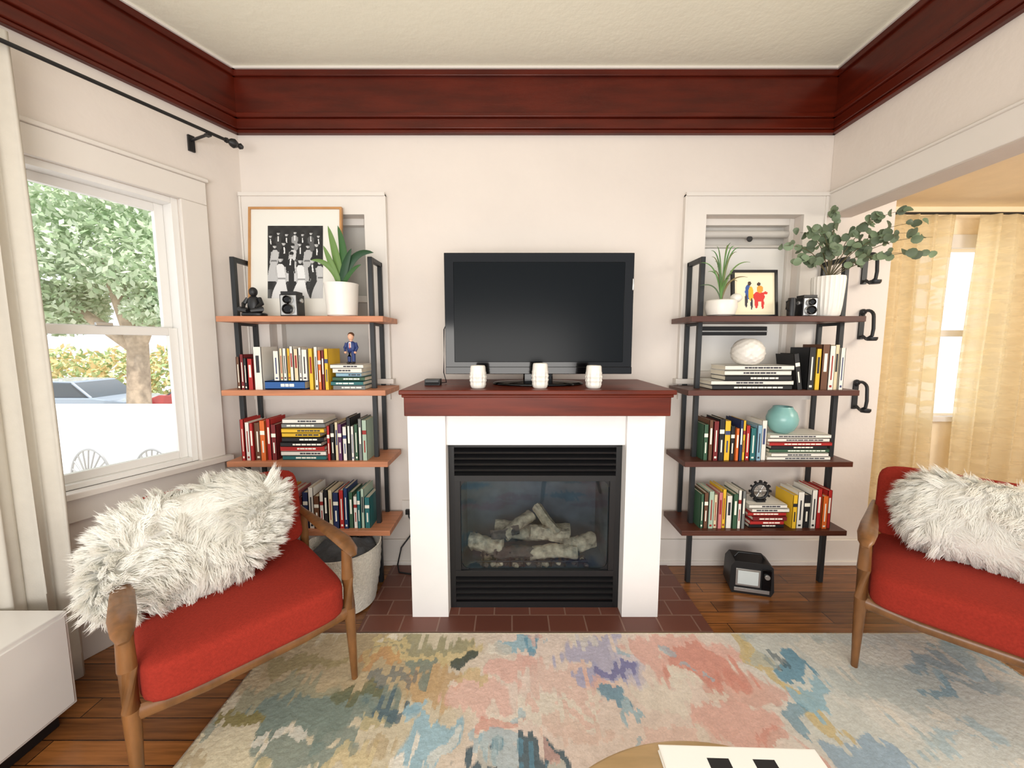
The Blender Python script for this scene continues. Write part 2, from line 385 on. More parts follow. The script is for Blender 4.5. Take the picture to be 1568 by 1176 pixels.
# ---------------------------------------------------------------- TV
b=B()
b.bx(-.354,.637,2.09,2.13,1.262,1.892,GLOSSB); b.bx(-.25,.53,2.13,2.18,1.32,1.8,BLACK)
b.bx(-.306,.589,2.086,2.091,1.325,1.845,SCREEN)
b.bx(-.354,.637,2.082,2.10,1.262,1.30,GLOSSB)
b.bx(.11,.17,2.078,2.083,1.277,1.283,SILV)
b.soft((.14,2.12,1.24),(.16,.06,.09),GLOSSB,k=6,n=6)
b.lathe([(.0,.0),(.24,.0),(.245,.006),(.235,.014),(.05,.022),(0,.022)],(.14,2.11,MZ),GLOSSB,48,sc=(1,.5),capb=False)
b.bx(.628,.638,2.083,2.09,1.7,1.76,SILV)
b.done('television',bev=.004)
def quilt(th,t,r): 
    return .004*(math.cos(6*th+10*pi*t*.5)*math.cos(6*th-10*pi*t*.5))*math.sin(pi*min(1,max(0,t)))
for i,x in enumerate((-.168,.139,.404)):
    b=B(); s=[1,1.1,1][i]
    prof=[(.030,0),(.036,.006)]+[(.0365+.003*math.sin(pi*k/16),.006+.1*s*k/16) for k in range(1,17)]+[(.033,.112*s),(.028,.110*s),(.026,.09*s),(.0,.088*s)]
    b.lathe(prof,(x,1.93,MZ),CERA,48,disp=lambda th,t,r:(quilt(th,t*1.4,r) if r>.034 else 0)); b.done('candle_holder')
b=B(); b.bx(-.46,-.38,2.05,2.11,MZ,MZ+.032,BLACK); b.bx(-.455,-.385,2.046,2.05,MZ+.006,MZ+.026,GLOSSB)
b.sweep([(-.38,2.09,MZ+.01),(-.36,2.14,MZ+.008),(-.375,2.15,MZ+.06),(-.37,2.15,1.5),(-.34,2.15,1.56)],.003,None,BLACK,6)
b.done('media_streaming_box',bev=.003)

# ---------------------------------------------------------------- bookshelves
SH=[1.57,1.17,.77,.37]; SY0,SY1=2.12,2.385
def shelf(x0,x1,p0,p1,wood):
    b=B()
    for z in SH:
        b.bx(x0,x1,SY0,SY1,z-.03,z,wood)
        for p in (p0,p1): b.bx(p-.010,p+.010,2.225,2.39,z-.045,z-.03,IRON)
    for p in (p0,p1):
        b.bx(p-.0125,p+.0125,2.215,2.24,0,1.90,IRON); b.bx(p-.0125,p+.0125,2.24,2.39,1.875,1.90,IRON)
        b.bx(p-.0125,p+.0125,2.372,2.39,.3,1.90,IRON)
    b.done('bookshelf',bev=.002)
shelf(-1.585,-.69,-1.545,-.785,OAK); shelf(.96,1.895,1.055,1.85,WAL)

PAL=dict(w=(226,222,212),c=(216,200,164),r=(170,36,32),dr=(114,28,30),o=(214,104,38),y=(224,180,44),b=(36,88,152),nb=(30,44,84),k=(28,28,30),t=(36,104,106),g=(54,88,64),gr=(116,118,116),br=(100,64,42),p=(90,46,90),lb=(130,166,186),pk=(198,116,116),db=(24,50,92),s=(164,184,164))
def book(b,x,w,z,h,c,y=2.145,d=.15,lean=0):
    y+=R.uniform(0,.012); col=PAL[c]
    T=Matrix.Translation((x+w/2,y+d/2,z))@Matrix.Rotation(lean,4,'Y')
    old=b.M; b.M=old@T; t=.0025
    b.box((-w/2+t/2,0,h/2),(t,d,h),VC,col); b.box((w/2-t/2,0,h/2),(t,d,h),VC,col); b.box((0,-d/2+t/2,h/2),(w,t,h),VC,col)
    b.box((0,t,h/2-.001),(w-2*t,d-2*t,h-.008),VC,(228,218,196))
    lab=(240,236,220) if sum(col)<420 else R.choice([(40,40,46),(150,40,34),(60,70,110)])
    lw=w*.4
    k=R.choice([0,1,2])
    if k==0: b.box((0,-d/2-.0005,h*.6),(lw,.001,h*.4),VC,lab)
    elif k==1: b.box((0,-d/2-.0005,h*.7),(w*.8,.001,h*.10),VC,lab); b.box((0,-d/2-.0005,h*.35),(lw*.6,.001,h*.3),VC,lab)
    else: b.box((0,-d/2-.0005,h*.5),(lw*.5,.001,h*.55),VC,lab); b.box((0,-d/2-.0005,h*.08),(lw,.001,h*.05),VC,lab)
    b.M=old
def row(b,x0,x1,z,seq,h0=.19,h1=.235):
    n=len(seq); ws=[R.uniform(.7,1.3) for _ in seq]; S=sum(ws); x=x0
    for c,w in zip(seq,ws):
        w=w/S*(x1-x0); book(b,x,w-.0012,z,R.uniform(h0,h1),c); x+=w
def stack(b,x0,x1,z,seq,H):
    n=len(seq)
    for k,c in enumerate(seq):
        th=H/n; a=x0+R.uniform(0,.03); e_=x1-R.uniform(0,.035); y=2.145+R.uniform(0,.015); col=PAL[c]; zc=z+th*(k+.5)
        b.box(((a+e_)/2,y+.08,zc+th*.42),(e_-a,.16,th*.12),VC,col); b.box(((a+e_)/2,y+.08,zc-th*.42),(e_-a,.16,th*.12),VC,col)
        b.box(((a+e_)/2,y+.0015,zc),(e_-a,.003,th*.94),VC,col)
        b.box(((a+e_)/2,y+.08,zc),(e_-a-.006,.155,th*.72),VC,(232,224,204))
        lab=(244,240,226) if sum(col)<420 else (50,50,60)
        L=(e_-a)*R.uniform(.3,.6); x=(a+e_)/2+R.uniform(-.03,.03)-L/2
        while L>0: # title made of short words
            w=R.uniform(.012,.035); b.box((x+w/2,y-.0006,zc),(w*.85,.001,th*.32),VC,lab); x+=w; L-=w
# left
b=B()
row(b,-1.515,-1.425,1.17,['br','dr','k','r'],.17,.2); book(b,-1.42,.045,1.17,.235,'w')
stack(b,-1.365,-1.12,1.17,['b'],.05)
row(b,-1.31,-1.12,1.221,['w','c','w','y','w','c','w','w'],.16,.19); row(b,-1.115,-1.005,1.17,['y','w','o','dr','y'],.2,.235)
stack(b,-1.0,-.81,1.17,['gr','t','g','lb','w','w'],.14)
b.done('books_on_shelf')
b=B()
row(b,-1.515,-1.32,.77,['r','w','r','br','o','r','dr'],.2,.235); stack(b,-1.305,-1.045,.77,['t','w','r','k','k','y','y','gr','w'],.235)
row(b,-1.035,-.81,.77,['r','k','c','p','w','k','w','g','gr','s'],.19,.245); b.done('books_on_shelf')
b=B()
row(b,-1.515,-.81,.37,['c','g','w','dr','y','g','k','r','w','y','o','pk','dr','nb','w','br','w','k','c','nb','r','db','g','w','t','s','t'],.18,.24); b.done('books_on_shelf')
# right
b=B()
stack(b,1.075,1.56,1.17,['k','w'],.05); stack(b,1.16,1.565,1.22,['k','w','w'],.085)
book(b,1.575,.03,1.17,.2,'k',lean=-.16) ; row(b,1.63,1.825,1.17,['k','y','br','w','c','w'],.22,.25); b.done('books_on_shelf')
b=B()
row(b,1.075,1.43,.77,['g','br','dr','k','y','k','o','nb','y','r','t','lb','w'],.18,.24); stack(b,1.435,1.80,.77,['w','w','g','k','r','w','w'],.145); b.done('books_on_shelf')
b=B()
row(b,1.075,1.33,.37,['g','br','s','c','pk','y','w','g','w','gr'],.18,.235); stack(b,1.345,1.585,.37,['k','r','dr','r','w','w'],.14)
row(b,1.60,1.825,.37,['y','w','k','w','r','o','r'],.19,.235); b.done('books_on_shelf')

# ---------------------------------------------------------------- decor left
def ell(u,v,cu,cv,a,c): return ((u-cu)/a)**2+((v-cv)/c)**2<1
# black and white group portrait: (x, head height, scale, suit shade, skirt?)
people=[(.06,.86,.8,30,0),(.2,.9,.8,60,0),(.35,.88,.8,24,0),(.5,.91,.8,150,0),(.64,.88,.8,34,0),(.79,.9,.8,90,0),(.93,.86,.8,28,0),
 (.12,.72,.95,200,1),(.29,.76,1,26,0),(.45,.72,.95,214,1),(.58,.75,.95,38,0),(.72,.72,.95,190,1),(.88,.74,1,24,0),
 (.24,.54,1.25,232,1),(.60,.52,1.2,238,1),(.42,.6,1.0,30,0),(.82,.52,1.1,40,0),(.95,.5,1.0,205,1)]
def crowd(u,v):
    u+=.012*math.sin(v*17); c=34+16*math.sin(u*31)*math.sin(v*23)
    if v<.12: c=70+20*math.sin(u*50)
    for px,hv,s,sh,sk in people:
        d=u-px; hr=.034*s
        sv=hv-.055*s
        if v<sv:
            t=(sv-v)/s; w=(.06 if t>.03 else .03+t)*s
            if t>.17 and sk: w=(.05+(t-.17)*.42)*s
            elif t>.17: w=.05*s
            if t<(.46 if sk else .52) and abs(d)<w:
                c=sh-(26*abs(math.sin(d*120+t*9)) if sk else 8*abs(math.sin(d*90)))
                if not sk and abs(d)<.012*s and t<.09: c=225
                if sk and .15<t<.17: c=sh-90
            if .03<t<.2 and abs(abs(d)-.066*s)<.011*s: c=max(20,sh-20) if not sk else 178
        if (d/hr)**2+((v-hv)/(hr*1.0))**2<1: c=186 if d<.3*hr else 150
        if (d/(hr*1.15))**2+((v-hv-.018*s)/(hr*.8))**2<1 and v>hv+.002: c=22
    c=max(10,min(245,c)); return (c,c,c)
def picture(name,x0,x1,zb,zt,ybot,ytop,fw,frame,mx,mz,fn,nx,nz,mcol=(240,238,230),mxr=None,mtop=None):
    b=B(); w=x1-x0; H=math.hypot(zt-zb,ytop-ybot); ang=math.atan2(ytop-ybot,zt-zb)
    b.M=Matrix.Translation((x0,ybot,zb))@Matrix.Rotation(-ang,4,'X')
    for a in (0,w-fw): b.bx(a,a+fw,0,.02,0,H,frame)
    b.bx(fw,w-fw,0,.02,0,fw,frame); b.bx(fw,w-fw,0,.02,H-fw,H,frame)
    b.bx(fw,w-fw,.008,.018,fw,H-fw,VC,mcol)
    b.paint((mx,.0065,mz),(1,0,0),(0,0,1),(mxr or w-2*mx),(mtop or H-2*mz),nx,nz,fn)
    return b.done(name,smooth=False)
FRW=mat('frame_oak',(190,140,88),.4,var=.15)
picture('framed_photograph',-1.525,-.985,1.571,2.21,2.29,2.355,.012,FRW,.11,.115,crowd,140,180,mtop=.42,mcol=(228,226,218))
# seated black figurine
b=B(); x,y,z=-1.42,2.19,1.57
b.soft((x,y,z+.012),(.12,.08,.024),BLACK,k=4,n=6); b.soft((x,y,z+.065),(.06,.055,.10),BLACK,k=2.4,n=8); b.ball((x,y,z+.135),(.021,.022,.026),BLACK)
b.cyl((x,y,z+.1),(x,y,z+.125),.01,BLACK)
for s in (-1,1):
    b.sweep([(x+s*.03,y,z+.10),(x+s*.05,y-.01,z+.07),(x+s*.035,y-.04,z+.045)],[.012,.011,.009],None,BLACK,8)
    b.sweep([(x+s*.02,y,z+.03),(x+s*.06,y-.03,z+.04),(x+s*.01,y-.045,z+.03)],[.018,.015,.01],None,BLACK,8)
b.done('buddha_figurine')
def tlr(x,y,z,s=1):
    b=B(Matrix.Translation((x,y,z))@Matrix.Scale(s,4))
    b.bx(-.045,.045,-.03,.04,0,.11,BLACK); b.bx(-.04,.04,-.033,-.03,.005,.105,SILV); b.bx(-.04,.04,-.028,.035,.11,.125,BLACK)
    for zz,r in ((.082,.02),(.035,.026)):
        b.lathe([(r,0),(r,.018),(r*.8,.02),(r*.7,.012),(0,.012)],(0,-.033,zz),GLOSSB,24,rot=(pi/2,0,0)); b.lathe([(r*1.15,0),(r*1.15,.004),(r*.9,.004)],(0,-.033,zz),SILV,24,rot=(pi/2,0,0))
    for s_ in (-1,1): b.lathe([(.012,0),(.012,.01),(.0,.01)],(s_*.045,0,.08),SILV,16,rot=(0,s_*pi/2,0))
    b.done('vintage_camera',bev=.002)
tlr(-1.195,2.16,1.57,1.05); tlr(1.60,2.16,1.57,.9)
def leafblade(b,base,tip,ctrl,w,col,m=LEAFM,n=14,thick=.25):
    base,tip,ctrl=map(Vector,(base,tip,ctrl)); pts=[];rx=[];ry=[]
    for i in range(n+1):
        t=i/n; pts.append(base*(1-t)**2+ctrl*2*t*(1-t)+tip*t*t); ww=w*(.55+.9*t)*(1-t)**.7 if t<1 else .0005
        rx.append(max(ww,.0006)); ry.append(max(ww*thick,.0005))
    b.sweep(pts,rx,ry,m,8,up=(0,-1,.15),col=col)
# pot + aloe
b=B(); x,y,z=-.935,2.19,1.57
b.lathe([(.068,0),(.078,.008),(.088,.17),(.09,.178),(.082,.18),(.08,.16),(.0,.155)],(x,y,z),CERA,40)
SOIL=mat('potting_soil',(60,44,34),.95,var=.3,vscale=60,bump=.6); b.lathe([(.079,0),(.0,.003)],(x,y,z+.158),SOIL,24)
P0=(x,y,z+.155); G1=(66,110,60);G2=(116,150,80);G3=(44,80,52)
for tip,ct,w,c in (((-.985,2.17,2.05),(-.95,2.19,1.9),.034,G2),((-1.06,2.12,1.86),(-.97,2.16,1.88),.024,G2),((-.945,2.2,2.06),(-.9,2.2,1.9),.036,G1),((-.745,2.17,1.91),(-.88,2.18,1.94),.036,G3),((-.86,2.16,1.93),(-.91,2.17,1.84),.034,G3),((-1.0,2.14,1.94),(-.97,2.16,1.85),.026,G2),((-.80,2.13,1.84),(-.87,2.15,1.82),.02,G1)):
    leafblade(b,P0,tip,ct,w,c)
b.done('potted_aloe')
# man figurine
b=B(); x,y,z=-.895,2.19,1.3115
BS=(34,54,110)
for s in (-1,1):
    b.sweep([(x+s*.012,y,z+.004),(x+s*.012,y,z+.04),(x+s*.010,y,z+.07)],[.009,.01,.012],None,VC,10,col=BS)
    b.soft((x+s*.013,y-.008,z+.006),(.018,.034,.012),VC,k=3,n=4,col=(30,24,24))
    b.sweep([(x+s*.024,y,z+.115),(x+s*.034,y-.004,z+.09),(x+s*.028,y-.012,z+.068)],[.009,.008,.006],None,VC,8,col=BS)
    b.ball((x+s*.027,y-.014,z+.063),.007,VC,col=(224,170,140),n=4)
b.soft((x,y,z+.095),(.05,.032,.06),VC,k=2.8,n=8,col=BS); b.box((x,y-.016,z+.105),(.012,.004,.03),VC,(240,240,240)); b.box((x,y-.019,z+.1),(.004,.003,.03),VC,(180,30,30))
b.cyl((x,y,z+.12),(x,y,z+.135),.008,VC,col=(224,170,140)); b.ball((x,y,z+.15),(.016,.017,.021),VC,col=(228,176,146)); b.ball((x,y+.004,z+.159),(.0175,.017,.016),VC,col=(90,60,40))
b.done('man_in_suit_figurine')
# basket
b=B(); c=(-.93,2.05,.0)
prof=[(.14,0),(.165,.01)]+[(.165+.035*math.sin(pi*.5*k/14)+.003*(k%2),.02+.022*k) for k in range(15)]+[(.203,.335),(.196,.336),(.186,.30),(.15,.1),(0,.09)]
b.lathe(prof,c,BASK,56)
for s in (-1,1): b.sweep([(c[0]+s*.12,c[1]-.165,.28),(c[0]+s*.08,c[1]-.20,.22),(c[0]-s*0,c[1]-.207,.20)],.010,None,BASK,8)
b.soft((c[0],c[1],.27),(.33,.33,.12),GREYC,k=2.5,n=14,fn=lambda r:[r[0],r[1],r[2]+.25*math.sin(r[0]*7)*math.sin(r[1]*6)])
b.done('rope_basket')
# black power cable beside the left shelf
b=B(); b.sweep([(-.66,2.405,.36),(-.655,2.39,.33),(-.63,2.375,.30),(-.64,2.37,.22),(-.70,2.36,.14),(-.72,2.34,.04),(-.70,2.30,.013),(-.62,2.28,.013)],.005,None,BLACK,8); b.bx(-.70,-.62,2.405,2.42,.32,.43,TRIM); b.bx(-.675,-.645,2.385,2.406,.345,.375,BLACK); b.done('power_cable_and_outlet')
# ---------------------------------------------------------------- decor right
b=B(); x,y,z=1.15,2.19,1.57
b.lathe([(.045,0),(.07,.01),(.082,.05),(.078,.085),(.07,.09),(.066,.08),(0,.075)],(x,y,z),CERA,40); b.ball((x+.07,y-.02,z+.10),(.03,.03,.025),CERA)
G=(110,132,78)
for k in range(20):
    a=R.uniform(0,2*pi); rr=R.uniform(.05,.16); h=R.uniform(.14,.32) if rr<.11 else R.uniform(.08,.22)
    tip=(x+rr*math.cos(a)*1.1,y+rr*math.sin(a)*.6-.02,z+.08+h); ct=(x+rr*.2*math.cos(a),y,z+.12+h*.9)
    leafblade(b,(x,y,z+.075),tip,ct,.0065,(G[0]+R.randint(-25,25),G[1]+R.randint(-20,20),G[2]))
b.done('potted_spider_plant')
def horse(u,v):
    c=(240,228,196)
    if ell(u,v,.62,.42,.16,.14) or ell(u,v,.55,.25,.05,.16) or ell(u,v,.72,.24,.04,.16): c=(206,40,34)
    if ell(u,v,.32,.55,.08,.2): c=(40,80,150)
    if ell(u,v,.4,.5,.07,.2): c=(232,178,40)
    if ell(u,v,.36,.78,.05,.06) or ell(u,v,.62,.76,.05,.05): c=(60,40,34)
    if ell(u,v,.65,.62,.09,.1): c=(236,150,50)
    if ell(u,v,.27,.3,.04,.18) or ell(u,v,.42,.22,.03,.16): c=(44,40,50)
    if ell(u,v,.8,.52,.06,.04): c=(206,40,34)
    return c
picture('framed_art_print',1.235,1.49,1.571,1.835,2.22,2.25,.014,BLACK,.025,.03,horse,60,60,mcol=(240,228,196))
b=B(); b.lathe([(.020,0),(.022,.06),(.018,.1),(.016,.1),(0,.095)],(1.525,2.17,1.57),BLACK,24); b.sweep([(1.508,2.16,1.66),(1.49,2.16,1.65),(1.49,2.16,1.61),(1.508,2.16,1.6)],.004,None,BLACK,6); b.done('pepper_mill')
b=B(); x,y,z=1.73,2.19,1.57
b.lathe([(.055,0),(.062,.008),(.068,.06),(.074,.15),(.076,.20),(.074,.215),(.066,.215),(.062,.19),(0,.18)],(x,y,z),CERA,72,disp=lambda th,t,r:.0022*math.cos(24*th) if r>.06 else 0)
ex=random.Random(11)
tips=[(1.42,2.10,1.93),(1.50,2.12,1.85),(1.55,2.06,2.0),(1.66,2.1,2.10),(1.70,2.18,2.0),(1.83,2.04,2.05),(1.92,2.0,2.07),(2.0,2.05,1.98),(2.06,2.05,2.03),(2.13,2.05,1.96),(2.1,2.02,1.88),(1.95,2.0,1.87),(1.60,2.02,1.90),(1.88,1.98,1.95),(1.48,2.08,1.99)]
for tip in tips:
    p0=Vector((x,y,z+.2)); tp=Vector(tip); ct=Vector((x+(tip[0]-x)*.35,(y+tip[1])/2,max(tip[2]+.02,z+.33)))
    pts=[p0*(1-t)**2+ct*2*t*(1-t)+tp*t*t for t in [i/12 for i in range(13)]]
    b.sweep(pts,[.0028*(1-.06*i) for i in range(13)],None,LEAFM,6,col=(110,100,70))
    for i in range(4,13):
        for s in (-1,1):
            if ex.random()<.25: continue
            d=Vector((ex.uniform(-1,1),ex.uniform(-1,.6),ex.uniform(-.5,.8))).normalized(); r=ex.uniform(.014,.023)
            c=pts[i]+d*r*1.1; nrm=Vector((ex.uniform(-.8,.8),-1,ex.uniform(-.8,.8))).normalized(); a=nrm.cross(d).normalized(); bb=a.cross(nrm)
            vs=[tuple(c)]+[tuple(c+a*math.cos(t)*r+bb*math.sin(t)*r*1.1+nrm*.004*math.cos(2*t)) for t in [2*pi*k/10 for k in range(10)]]
            g=ex.uniform(.75,1.3); b.add(vs,[(0,k+1,(k+1)%10+1) for k in range(10)],LEAFM,(min(255,int(104*g)),min(255,int(120*g)),min(255,int(94*g))))
b.done('eucalyptus_in_vase')
b=B(); b.lathe([(.03*1,0)]+[(.085*math.sin(.4+2.5*k/20)**.9,.15*(.5-.5*math.cos(.25+2.65*k/20))-.002) for k in range(21)],(1.325,2.21,1.3055),CERA,60,disp=lambda th,t,r:.004*math.cos(10*th)*math.cos(t*40),capt=True); b.done('textured_globe_vase')
b=B(); b.lathe([(.035,0),(.06,.02),(.077,.055),(.08,.085),(.07,.12),(.052,.142),(.048,.152),(.042,.15),(.04,.14),(0,.13)],(1.545,2.21,.9155),TEAL,48); b.done('teal_vase')
b=B(); cx,cy,cz=1.44,2.2,.5105+.062
b.sweep([(cx+.045*math.cos(t),cy,cz+.045*math.sin(t)) for t in [2*pi*k/32 for k in range(33)]],.008,None,BLACK,8,up=(0,1,0))
for k in range(12):
    t=2*pi*k/12; b.box((cx+.056*math.cos(t),cy,cz+.056*math.sin(t)),(.014,.014,.012),BLACK,rot=(0,-t,0))
for k in range(6):
    t=2*pi*k/6; b.cyl((cx,cy,cz),(cx+.045*math.cos(t),cy,cz+.045*math.sin(t)),.003,SILV)
b.ball((cx,cy,cz),.012,SILV); b.bx(cx-.025,cx+.025,cy-.015,cy+.015,cz-.062,cz-.052,BLACK)
b.done('gear_desk_clock')
b=B(Matrix.Translation((1.37,2.13,0))@Matrix.Rotation(-.25,4,'Z'))
b.prism([(-.10,0),(.10,0),(.115,.03),(.105,.17),(.08,.19),(-.09,.19),(-.11,.16),(-.115,.03)],-.03,.10,BLACK)
b.bx(-.085,.04,-.036,-.03,.05,.15,SILV); b.bx(-.075,.03,-.038,-.036,.06,.14,mat('radio_face',(206,214,214),.2))
b.bx(.05,.095,-.036,-.03,.04,.16,GLOSSB); b.bx(-.09,.09,-.034,-.03,.015,.035,SILV)
b.lathe([(.014,0),(.014,.01),(0,.01)],(.072,-.036,.12),SILV,16,rot=(pi/2,0,0))
b.sweep([(-.08,.03,.185),(-.06,.03,.215),(.06,.03,.215),(.08,.03,.185)],.006,None,BLACK,8)
b.done('portable_radio',bev=.003)
# iron wall hooks (candle sconces)
for (hx,hz) in ((2.13,1.53),(2.13,1.10),(2.12,1.86)):
    b=B(); r=.035
    b.box((hx,YB-.006,hz),(.03,.01,.16),IRON); 
    pts=[(hx,YB-.012,hz+.07)]+[(hx,YB-.05+.035*math.cos(t),hz+.07+.0-.02*t/pi+.03*math.sin(t)) for t in [pi*k/8 for k in range(9)]]+[(hx,YB-.09,hz-.02),(hx,YB-.085,hz-.06),(hx,YB-.05,hz-.08),(hx,YB-.02,hz-.06)]
    b.sweep(pts,.009,None,IRON,8,up=(1,0,0)); b.lathe([(.022,0),(.028,.01),(.028,.022),(.02,.02),(0,.012)],(hx,YB-.085,hz-.09),IRON,20); b.ball((hx,YB-.012,hz+.085),.018,IRON)
    b.done('wall_hook')

# ---------------------------------------------------------------- armchairs + fur pillows
def armchair(ox,oy,rotz):
    M=Matrix.Translation((ox,oy,0))@Matrix.Rotation(rotz,4,'Z')
    b=B(M)
    for s in (-1,1):
        X=.33*s
        b.sweep([(X,-.01,0),(X,.0,.15),(X,.015,.32),(X,.02,.45),(X,.02,.575)],[.012,.017,.023,.022,.018],[.012,.018,.026,.024,.02],CHW,12)
        b.sweep([(X,.66,0),(X,.61,.16),(X,.575,.32),(X,.56,.45),(X,.55,.56)],[.012,.016,.022,.020,.016],[.012,.018,.026,.022,.018],CHW,12)
        b.sweep([(X,-.055,.575),(X,-.03,.590),(X,.05,.600),(X,.2,.592),(X,.4,.578),(X,.56,.570),(X,.64,.572)],[.012,.026,.034,.032,.024,.018,.012],[.006,.012,.014,.014,.013,.012,.010],CHW,12)
        b.sweep([(X-.0*s,.01,.305),(X,.15,.285),(X,.35,.28),(X,.575,.29)],[.012]*4,[.028,.022,.022,.026],CHW,8)
        b.sweep([(.26*s,.56,.30),(.26*s,.64,.5),(.26*s,.71,.75)],[.014]*3,[.02]*3,CHW,8)
    b.sweep([(-.33,.008,.306),(-.15,.004,.288),(.15,.004,.288),(.33,.008,.306)],[.012]*4,[.026,.022,.022,.026],CHW,8)
    b.sweep([(-.33,.575,.30),(.33,.575,.30)],.012,.025,CHW,8); 
    for zz,yy in ((.45,.635),(.6,.68),(.73,.715)): b.sweep([(-.26,yy,zz),(0,yy+.015,zz),(.26,yy,zz)],.009,.022,CHW,8)
    b.soft((0,.275,.383),(.625,.64,.15),RED,k=8,n=22,rot=(-.02,0,0),fn=lambda r:[r[0],r[1],r[2]*(1+.12*(1-r[0]**2)*(1-r[1]**2))])
    b.soft((0,.615,.60),(.65,.11,.38),RED,k=7,n=20,rot=(-.27,0,0),fn=lambda r:[r[0],r[1]*(1+.15*(1-r[0]**2)),r[2]])
    b.done('armchair')
    return M
def furpillow(M,c,size,rot,n,seed,shear=0):
    rs=np.random.RandomState(seed)
    T=M@Matrix.Translation(c)@Euler(rot).to_matrix().to_4x4()@Matrix(((1,0,shear,0),(0,1,0,0),(0,0,1,0),(0,0,0,1)))
    b=B(T); b.soft((0,0,0),size,FURM,k=3.4,n=16,col=(254,251,244))
    A=np.array(T.to_3x3()); t0=np.array(T.translation)
    h=np.array(size)/2; k=3.4
    d=rs.normal(size=(n,3))*np.array([1,.6,1]); 
    L=(np.abs(d)**k).sum(1)**(1/k); u=d/L[:,None]; root=u*h
    nr=np.sign(u)*np.abs(u)**(k-1)/h; nr/=np.linalg.norm(nr,axis=1)[:,None]
    root=root@A.T+t0; nr=nr@A.T
    nc=900; ci=rs.choice(n,nc,replace=False); cc=root[ci]
    # smooth flow field so neighbouring locks sweep the same way
    ph=rs.uniform(0,6,3)
    flow=np.stack([np.sin(cc[:,2]*14+ph[0])+.6*np.sin(cc[:,0]*23),np.cos(cc[:,0]*15+ph[1])*.5,np.sin(cc[:,1]*12+cc[:,0]*10+ph[2])*.7-.45],-1)
    cn=nr[ci]*.5+flow*.6+rs.normal(size=(nc,3))*.2; cn/=np.linalg.norm(cn,axis=1)[:,None]
    ln=rs.uniform(.04,.085,size=nc); ctip=cc+cn*ln[:,None]
    own=np.empty(n,int)
    for s0 in range(0,n,5000): own[s0:s0+5000]=((root[s0:s0+5000,None,:]-cc[None])**2).sum(2).argmin(1)
    tip=ctip[own]+rs.normal(size=(n,3))*.006+(root-cc[own])*.65
    tip+=(tip-root)*rs.uniform(-.3,.12,(n,1))
    mid=(root*.5+tip*.5)+nr*.016
    V=np.zeros((n,7,3)); side=np.cross(tip-root,nr+rs.normal(size=(n,3))*.35); side/=np.linalg.norm(side,axis=1)[:,None]+1e-9
    wob=rs.uniform(0,6,n)
    for j,t in enumerate((0,.4,.75)):
        p=root*(1-t)**2+mid*2*t*(1-t)+tip*t*t; p=p+side*(.0035*np.sin(t*7+wob))[:,None]
        ww=.0016*(1-t*.6); V[:,2*j]=p-side*ww; V[:,2*j+1]=p+side*ww
    V[:,6]=tip
    g=rs.uniform(.97,1.0,n)
    fs=[];cols=[]
    for i in range(n):
        o=7*i; fs+=[(o,o+1,o+3,o+2),(o+2,o+3,o+5,o+4),(o+4,o+5,o+6)]; cols+=[lin((255*g[i],254*g[i],249*g[i]))]*3
    b.M=Matrix(); b.add(V.reshape(-1,3).tolist(),fs,FURM,cols)
    b.done('sheepskin_pillow',ang=180)
A45=math.radians(45)
M1=armchair(-.908,1.303,A45); M2=armchair(1.746,1.364,-A45)
furpillow(M1,(-.11,.37,.66),(.54,.16,.35),(-.38,-.06,.0),50000,1,shear=.30)
furpillow(M2,(.07,.40,.65),(.56,.16,.32),(-.38,.05,0),45000,2)

# ---------------------------------------------------------------- white cabinet
b=B(); b.bx(-2.02,-1.65,.60,1.36,.07,.44,WHITE); b.bx(-1.655,-1.645,.61,.98,.08,.425,WHITE); b.bx(-1.655,-1.645,.99,1.35,.08,.425,WHITE); b.bx(-1.99,-1.69,.63,1.33,0,.07,BLACK)
b.done('low_white_cabinet',bev=.004)
# coffee table
b=B(); cx,cy=.44,.40
b.lathe([(.0,.365),(.49,.365),(.52,.38),(.522,.392),(.512,.40),(0,.40)],(cx,cy,0),TABLEW,96,capb=False)
for k in range(3):
    t=pi/2+2*pi*k/3+.5; b.cyl((cx+.40*math.cos(t),cy+.40*math.sin(t),.014),(cx+.30*math.cos(t),cy+.30*math.sin(t),.37),.014,TABLEW,.024)
b.done('round_coffee_table')
def cover(u,v):
    c=(244,243,238)
    if v<.90 and v>.3 and .2<u<.78 and (math.sin(u*22+.3)>.0) and (abs(math.sin(v*3.5+u*4))>.35): c=(24,24,28)
    return c
b=B(Matrix.Translation((.555,.745,.401))@Matrix.Rotation(-.03,4,'Z')); b.box((0,0,.009),(.38,.27,.014),VC,(236,232,222)); b.box((0,0,.017),(.384,.274,.003),VC,(246,245,240)); b.box((0,0,.0015),(.384,.274,.003),VC,(246,245,240))
b.paint((-.19,-.135,.0192),(1,0,0),(0,1,0),.38,.27,80,60,cover)
b.done('magazine')

